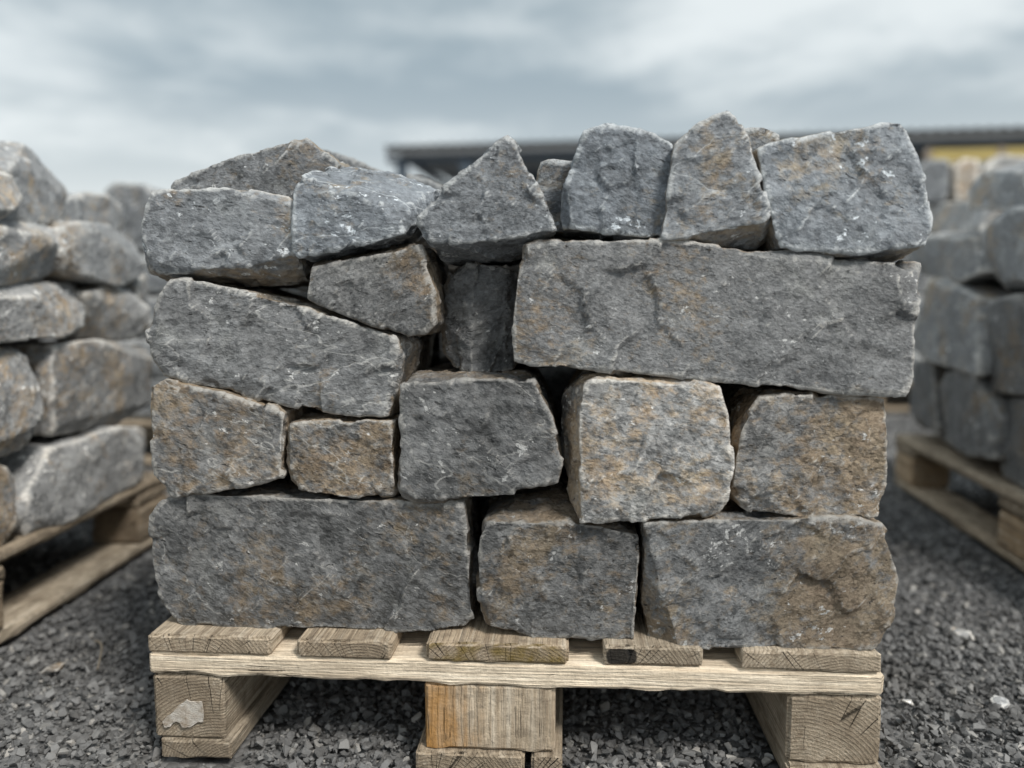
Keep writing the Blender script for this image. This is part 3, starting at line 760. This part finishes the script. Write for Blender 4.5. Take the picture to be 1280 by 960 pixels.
face_stone(M_, [(926, 163), (948, 160), (966, 156), (973, 165), (975, 200), (972, 268), (940, 268), (925, 200)], 0.16, 0.2, 'small stone with orange patch peeping out behind the tallest peaked stone', (.85, .46, .4), chips=5, voxel=.0045)

# rear ranks of the load
rr = random.Random(3)
def fill_stone(fr, u0, u1, v0, v1, z0, z1, label, group, colr, voxel=0.010):
    j = lambda s=0.014: rr.uniform(-s, s)
    pts = [fr.at(u + j(), v + j(), z + (j(.006))) for u in (u0, u1) for v in (v0, v1) for z in (z0, z1)]
    pts += [fr.at((u0 + u1) / 2 + j(.04), v, (z0 + z1) / 2 + j(.03)) for v in (v0 - .006, v1 + .006)]
    return stone(pts, label, colr, voxel=voxel, chips=6, chip=(.004, .016), group=group, amp=1.1)
GL = 'rough grey block in the rear ranks of the main stack, behind the front stones'
zr = [0.152, 0.298, 0.440, 0.570, 0.650]
for k, v0 in enumerate((0.31, 0.60, 0.89)):
    for r_ in range(4):
        n = 3
        uu = [-0.385 + 0.77 * i / n for i in range(n + 1)]
        sh = rr.uniform(-.04, .04)
        for i in range(n):
            a = uu[i] + (sh if i else 0); b = uu[i + 1] + (sh if i < n - 1 else 0)
            top = zr[r_ + 1] - 0.010 + (rr.uniform(-.03, .03) if r_ == 3 else 0)
            if r_ == 3 and v0 < .35 and i == 0: continue
            fill_stone(M_, a + .008, b - .008, v0 + .012, v0 + 0.272, zr[r_] + .002, top, GL, 'rear ranks of the main stack', (rr.uniform(.2, .6), rr.uniform(.36, .5), rr.uniform(0, .4)))

# ------------------------------------------------------------------ stones of the neighbouring load over the dark pallet
def ls(outl, lab, c, sb=0.0, dp=0.25, **k):
    face_stone(LEFT, outl, sb, dp, lab, (c[0] + .28, c[1] + .24, c[2] * .4, .55), voxel=0.007, chips=10, chip=(.004, .016), amp=0.7, jut=60, **k)
ls([(24, 590), (60, 562), (110, 542), (150, 532), (178, 535), (184, 560), (183, 596), (150, 625), (80, 655), (30, 668), (22, 640)], 'large smooth grey stone lying on the dark weathered pallet', (.12, .42, .1))
ls([(-70, 640), (-40, 585), (5, 575), (24, 610), (22, 660), (-5, 690), (-70, 725)], 'brownish stone on the dark pallet beside its large smooth stone', (.40, .40, .1))
ls([(48, 450), (62, 430), (120, 425), (180, 432), (190, 450), (190, 510), (150, 530), (70, 545), (56, 520)], 'broad grey stone directly over the large smooth stone', (.22, .42, .1))
ls([(-60, 450), (-20, 435), (20, 432), (38, 450), (52, 490), (55, 535), (20, 562), (-60, 600)], 'pale rough-edged stone over the brownish stone on the dark pallet', (.18, .55, .1))
ls([(-50, 365), (0, 352), (60, 347), (95, 355), (104, 372), (106, 408), (80, 421), (20, 418), (-50, 432)], 'flat light-grey stone above the pale rough-edged stone', (.15, .55, .1))
ls([(106, 366), (135, 357), (160, 362), (186, 385), (190, 405), (165, 426), (108, 423)], 'tan-grey rounded stone next to the flat light-grey stone', (.32, .52, .1))
ls([(-40, 290), (0, 277), (60, 276), (72, 300), (77, 340), (60, 351), (0, 353), (-40, 360)], 'blocky grey stone above the flat light-grey stone', (.15, .52, .25))
ls([(76, 310), (84, 286), (105, 276), (135, 282), (165, 302), (183, 330), (180, 345), (150, 358), (110, 345), (82, 350)], 'angular bluish-grey stone with a sloping shoulder over the tan-grey rounded stone', (.12, .47, .4))
ls([(-15, 240), (0, 200), (12, 180), (24, 177), (40, 190), (60, 212), (85, 240), (78, 275), (40, 282), (-15, 282)], 'tall peaked stone crowning the load on the dark pallet', (.10, .46, .4), sb=0.03)
ls([(-40, 225), (-5, 212), (18, 222), (32, 250), (36, 270), (-40, 278)], 'pale stone leaning on the tall peaked stone', (.25, .62, .2), sb=-0.015, dp=.16)
ls([(60, 272), (75, 250), (105, 241), (135, 244), (155, 262), (160, 285), (140, 292), (100, 290), (70, 288)], 'rounded bluish stone behind the angular stone on the dark pallet', (.10, .45, .5), sb=0.07)
ls([(160, 385), (175, 345), (185, 340), (192, 380), (190, 415), (165, 410)], 'small grey stone at the far corner of the load on the dark pallet', (.15, .42, .3), sb=0.03, dp=.2)
LFIL = 'rough grey block filling the load on the dark pallet behind its outer stones'
for (a, b) in ((-.72, -.40), (-.38, -.02), (.0, .40)):
    for q in range(4):
        z0 = .152 + q * .14
        fill_stone(LEFT, a, b, .29, .62, z0, z0 + .132, LFIL, 'fill of the load on the dark pallet', (.2, rr.uniform(.4, .5), .3), .016)

# ------------------------------------------------------------------ stones of the load on the pale pallet
def rs(outl, lab, c, sb=0.0, dp=0.28, **k):
    face_stone(RIGHT, outl, sb, dp, lab, (c[0] + .28, c[1] + (.26 if c[1] > .36 else .08), c[2] * .4, .5), voxel=0.008, chips=10, chip=(.004, .016), amp=0.7, jut=60, **k)
rs([(1168, 480), (1180, 463), (1215, 462), (1243, 480), (1246, 540), (1242, 574), (1210, 570), (1172, 545)], 'dark grey stone with a pale top ridge sitting on the pale pine pallet', (.10, .33, .15), sb=.01)
rs([(1247, 510), (1265, 498), (1310, 500), (1330, 540), (1330, 640), (1290, 612), (1248, 590)], 'near-black stone on the pale pallet beside the ridge-topped stone', (.06, .25, .2), sb=.01)
rs([(1136, 480), (1145, 450), (1165, 452), (1172, 490), (1172, 540), (1150, 535), (1138, 525)], 'small dark stone at the outer corner of the pale pallet', (.10, .30, .15), sb=.02, dp=.2)
rs([(1142, 395), (1155, 350), (1180, 345), (1222, 375), (1228, 405), (1224, 470), (1200, 462), (1150, 448), (1140, 430)], 'smooth slate-grey stone with a sloping brown-edged top over the small dark stone', (.16, .38, .35))
rs([(1230, 400), (1238, 375), (1280, 366), (1330, 380), (1330, 500), (1280, 495), (1240, 488)], 'tall dark stone standing over the near-black stone', (.06, .30, .2), sb=.01)
rs([(1226, 300), (1238, 262), (1275, 256), (1330, 262), (1330, 350), (1280, 362), (1245, 360), (1230, 340)], 'large smooth blue-grey stone above the tall dark stone', (.12, .46, .5), sb=-.01)
rs([(1134, 320), (1140, 297), (1180, 290), (1222, 296), (1228, 340), (1200, 352), (1150, 343)], 'flat grey stone with a pale dusty top lying over the slate-grey stone', (.15, .48, .3), sb=.02)
rs([(1210, 240), (1225, 212), (1250, 200), (1290, 200), (1330, 220), (1330, 262), (1212, 262)], 'rounded bluish stone crowning the load on the pale pallet', (.10, .48, .5), sb=.02)
rs([(1156, 275), (1175, 254), (1205, 252), (1228, 262), (1226, 292), (1160, 294)], 'light flat stone behind the pale dusty-topped stone', (.20, .62, .1), sb=.12, dp=.22)
RFIL = 'rough block filling the load on the pale pallet behind its outer stones'
for (a, b) in ((.04, .42), (.44, .84), (.86, 1.24)):
    for q in range(4):
        z0 = .152 + q * .14
        fill_stone(RIGHT, a, b, .32, .66, z0, z0 + .132, RFIL, 'fill of the load on the pale pallet', (.2, rr.uniform(.36, .46), .3), .016)

# a further load standing behind on each side
def back_load(o, v, label, faces, name_c):
    fr = Frame(o, v)
    side_pallet(fr, label, .8, ((-0.45, 0.85), ((-0.45, -0.31), (.13, .27), (.71, .85))), ((.42, .8, 0), (.42, .6, 0), (.42, .8, 0)))
    return fr
B1 = back_load((-0.95, 2.45, 0), (0.05, 1, 0), 'pallet of a farther load standing behind the dark pallet', None, None)
def bs(fr, outl, lab, c, dp=.3):
    face_stone(fr, outl, 0.02, dp, lab, c, voxel=0.011, chips=5, chip=(.006, .018), amp=1.0)
bs(B1, [(128, 240), (145, 228), (175, 229), (196, 240), (204, 270), (202, 312), (130, 312)], 'rounded tan-grey stone topping the farther load behind the dark pallet', (.35, .52, .3))
bs(B1, [(60, 262), (85, 246), (122, 250), (127, 312), (60, 312)], 'pale squat stone topping the farther load, beside its rounded tan-grey stone', (.15, .6, .2))
for i in range(4):
    for q in range(4):
        fill_stone(B1, -.42 + i * .32, -.12 + i * .32, .03, .4, .152 + q * .135, .28 + q * .135, 'rough grey block in the farther load behind the dark pallet', 'stones of the farther load behind the dark pallet', (.2, rr.uniform(.4, .55), .3), .016)
B2 = back_load((2.15, 3.75, 0), (0.05, 1, 0), 'pallet of a farther load standing behind the pale pallet', None, None)
bs(B2, [(1148, 210), (1160, 199), (1186, 200), (1190, 252), (1150, 252)], 'grey squared stone topping the farther load behind the pale pallet', (.10, .50, .4))
bs(B2, [(1194, 208), (1205, 198), (1222, 200), (1225, 250), (1194, 250)], 'beige stone topping the farther load behind the pale pallet', (1.0, .95, .0))
bs(B2, [(1230, 205), (1250, 194), (1290, 196), (1290, 250), (1230, 250)], 'whitish stone topping the farther load, next to its beige stone', (.40, .98, .0))
for i in range(4):
    for q in range(6):
        fill_stone(B2, -.42 + i * .32, -.12 + i * .32, .03, .4, .152 + q * .145, .29 + q * .145, 'rough block in the farther load behind the pale pallet', 'stones of the farther load behind the pale pallet', (.2, rr.uniform(.4, .55), .3), .02)

# ------------------------------------------------------------------ open shed behind the yard
STEEL = plain_material('dark_blue_steel', (0.085, 0.11, 0.14), 0.6, 0.3)
ROOFM = plain_material('grey_corrugated_sheet', (0.26, 0.275, 0.29), 0.6, 0.25)
FASC = plain_material('weathered_fascia', (0.17, 0.178, 0.185), 0.8, 0.3)
YEL = plain_material('yellow_paint', (0.42, 0.33, 0.12), 0.5, 0.2)
def box(name, x0, x1, y0, y1, z0, z1, m, parent, bev=0.01):
    bm = bmesh.new()
    bmesh.ops.create_cube(bm, size=1.0)
    for vtx in bm.verts:
        vtx.co = Vector((x0 + (x1 - x0) * (vtx.co.x + .5), y0 + (y1 - y0) * (vtx.co.y + .5), z0 + (z1 - z0) * (vtx.co.z + .5)))
    bmesh.ops.bevel(bm, geom=bm.edges[:], offset=bev, segments=1, affect='EDGES')
    me = bpy.data.meshes.new(name); bm.to_mesh(me); bm.free(); me.materials.append(m)
    o = bpy.data.objects.new(name, me)
    return link(o, parent)
def bar(name, a, b, t_, m, parent):
    a, b = Vector(a), Vector(b); d = (b - a)
    bm = bmesh.new(); bmesh.ops.create_cube(bm, size=1.0)
    q = d.to_track_quat('Z', 'Y').to_matrix()
    for vtx in bm.verts: vtx.co = (a + b) / 2 + q @ Vector((vtx.co.x * t_, vtx.co.y * t_, vtx.co.z * d.length))
    me = bpy.data.meshes.new(name); bm.to_mesh(me); bm.free(); me.materials.append(m)
    return link(bpy.data.objects.new(name, me), parent)
def shed():
    a = math.atan2(-1.5, 10.6)
    root = empty('open_shed', (-1.95, 14.0, 0), a)
    tag(root, 'long open-fronted shed with a shallow corrugated roof and dark blue walls', 'shed')
    L = 16.0; H = 3.15
    # corrugated roof sheet, rising slightly to the back
    bm = bmesh.new(); rows = []
    nx = 340
    for y, z in ((-0.45, H + .13), (5.2, H + .42)):
        rows.append([[bm.verts.new((-.2 + (L + .4) * i / nx, y, z + dz + .018 * math.sin(i * math.pi / 2))) for i in range(nx + 1)] for dz in (0, .012)])
    for i in range(nx):
        A, B = rows[0][1], rows[1][1]; bm.faces.new((A[i], A[i + 1], B[i + 1], B[i]))
        A2, B2_ = rows[0][0], rows[1][0]; bm.faces.new((A2[i], B2_[i], B2_[i + 1], A2[i + 1]))
        bm.faces.new((A2[i], A2[i + 1], A[i + 1], A[i])); bm.faces.new((B2_[i + 1], B2_[i], B[i], B[i + 1]))
    me = bpy.data.meshes.new('roof'); bm.to_mesh(me); bm.free(); me.materials.append(ROOFM)
    link(bpy.data.objects.new('roof', me), root)
    box('fascia_board', -.18, L + .18, -.40, -.36, H - .02, H + .10, FASC, root)
    box('eaves_beam', -.2, L + .2, -.30, -.08, H - .11, H - .03, STEEL, root)
    box('eaves_beam', -.2, L + .2, 4.8, 5.0, H + .02, H + .26, STEEL, root)
    for x in (0.05, 5.4, 10.7, 15.9):
        box('post', x - .09, x + .09, -.28, -.10, 0, H - .11, STEEL, root)
        box('post', x - .09, x + .09, 4.82, 4.98, 0, H + .02, STEEL, root)
        box('rafter', x - .06, x + .06, -.1, 4.8, H - .03, H + .10, STEEL, root)
    bar('brace', (1.15, -.19, H - .12), (1.75, -.19, H - 1.0), .2, STEEL, root)
    # closed bays: sheet panels one by one
    x = 1.45
    while x < L - .1:
        x1 = min(x + 1.1, L)
        box('wall_panel', x + .006, x1 - .006, 2.0, 2.06, 0.0, H + .1, STEEL, root, .012)
        x = x1
    bar('brace', (1.56, 1.96, H - .1), (1.56, 1.96, .1), .12, STEEL, root)
    return root, a
SH, sa = shed()
def yellow_rack():
    root = empty('storage_rack', (-2.25 + math.cos(sa) * 8.6 , 14.0 + math.sin(sa) * 8.6 - .9, 0), sa)
    tag(root, 'yellow steel storage rack in front of the corrugated-roof shed', 'rack')
    for x in (0, 1.02, 2.04, 3.06):
        box('upright', x - .04, x + .04, -.06, .06, 0, 2.9, plain_material('rack_upright', (.30, .25, .20), .6), root, .006)
    for x in (0.05, 1.07, 2.09):
        for z in (2.66, 1.5):
            box('beam', x, x + .92, -.05, .05, z, z + .22, YEL, root, .008)
        box('shelf', x, x + .92, .06, .9, 1.44, 1.49, FASC, root, .004)
yellow_rack()
# ------------------------------------------------------------------ small things lying on the gravel
def ground_px(x, y):
    d = ray(x, y); return CAM + d * (HC / -d.z)
def stone_chip(x, y, r_, label, colr, seed):
    c = ground_px(x, y); q = random.Random(seed)
    pts = [c + Vector((q.uniform(-1, 1) * r_, q.uniform(-.8, .8) * r_, -.002 + (q.random() ** 1.3) * r_ * .8)) for k in range(16)]
    stone(pts, label, colr, voxel=0.0016, chips=3, chip=(.0005, .0015), amp=0.18, name='stone_chip', group='larger chips on the gravel', seed=900 + seed)
stone_chip(1203, 795, .017, 'pale angular stone chip on the gravel between the main pallet and the pale pallet', (.55, .95, .0, .4), 1)
stone_chip(1252, 882, .014, 'grey flat chip on the gravel close beside the main pallet', (.15, .8, .1, .4), 2)
stone_chip(1134, 878, .008, 'small whitish chip on the gravel right against the main pallet', (.15, .95, .0, .3), 3)
stone_chip(66, 838, .017, 'flat brown chip on the gravel beside the dark weathered pallet', (1.0, .42, .0, .5), 4)
def twig():
    pts = [ground_px(x, y) + Vector((0, 0, z)) for x, y, z in ((122, 842, .006), (126, 828, .009), (128, 816, .010), (125, 809, .009), (119, 806, .006))]
    cu = bpy.data.curves.new('dry_twig', 'CURVE'); cu.dimensions = '3D'; cu.bevel_depth = 0.0022; cu.bevel_resolution = 2
    sp_ = cu.splines.new('NURBS'); sp_.points.add(len(pts) - 1); sp_.use_endpoint_u = True; sp_.order_u = 3
    for p_, v_ in zip(sp_.points, pts): p_.co = (*v_, 1); p_.radius = 0.6 + 0.5 * random.Random(v_.x).random()
    ob = bpy.data.objects.new('tmp', cu); col.objects.link(ob)
    dg = bpy.context.evaluated_depsgraph_get(); dg.update()
    me = bpy.data.meshes.new_from_object(ob.evaluated_get(dg)); bpy.data.objects.remove(ob)
    me.materials.clear(); me.materials.append(plain_material('dry_stem', (0.22, 0.19, 0.15), 0.8, 0.4, 200))
    tag(link(bpy.data.objects.new('dry_twig', me)), 'thin curled dry twig lying on the gravel by the main pallet', 'twig')
twig()
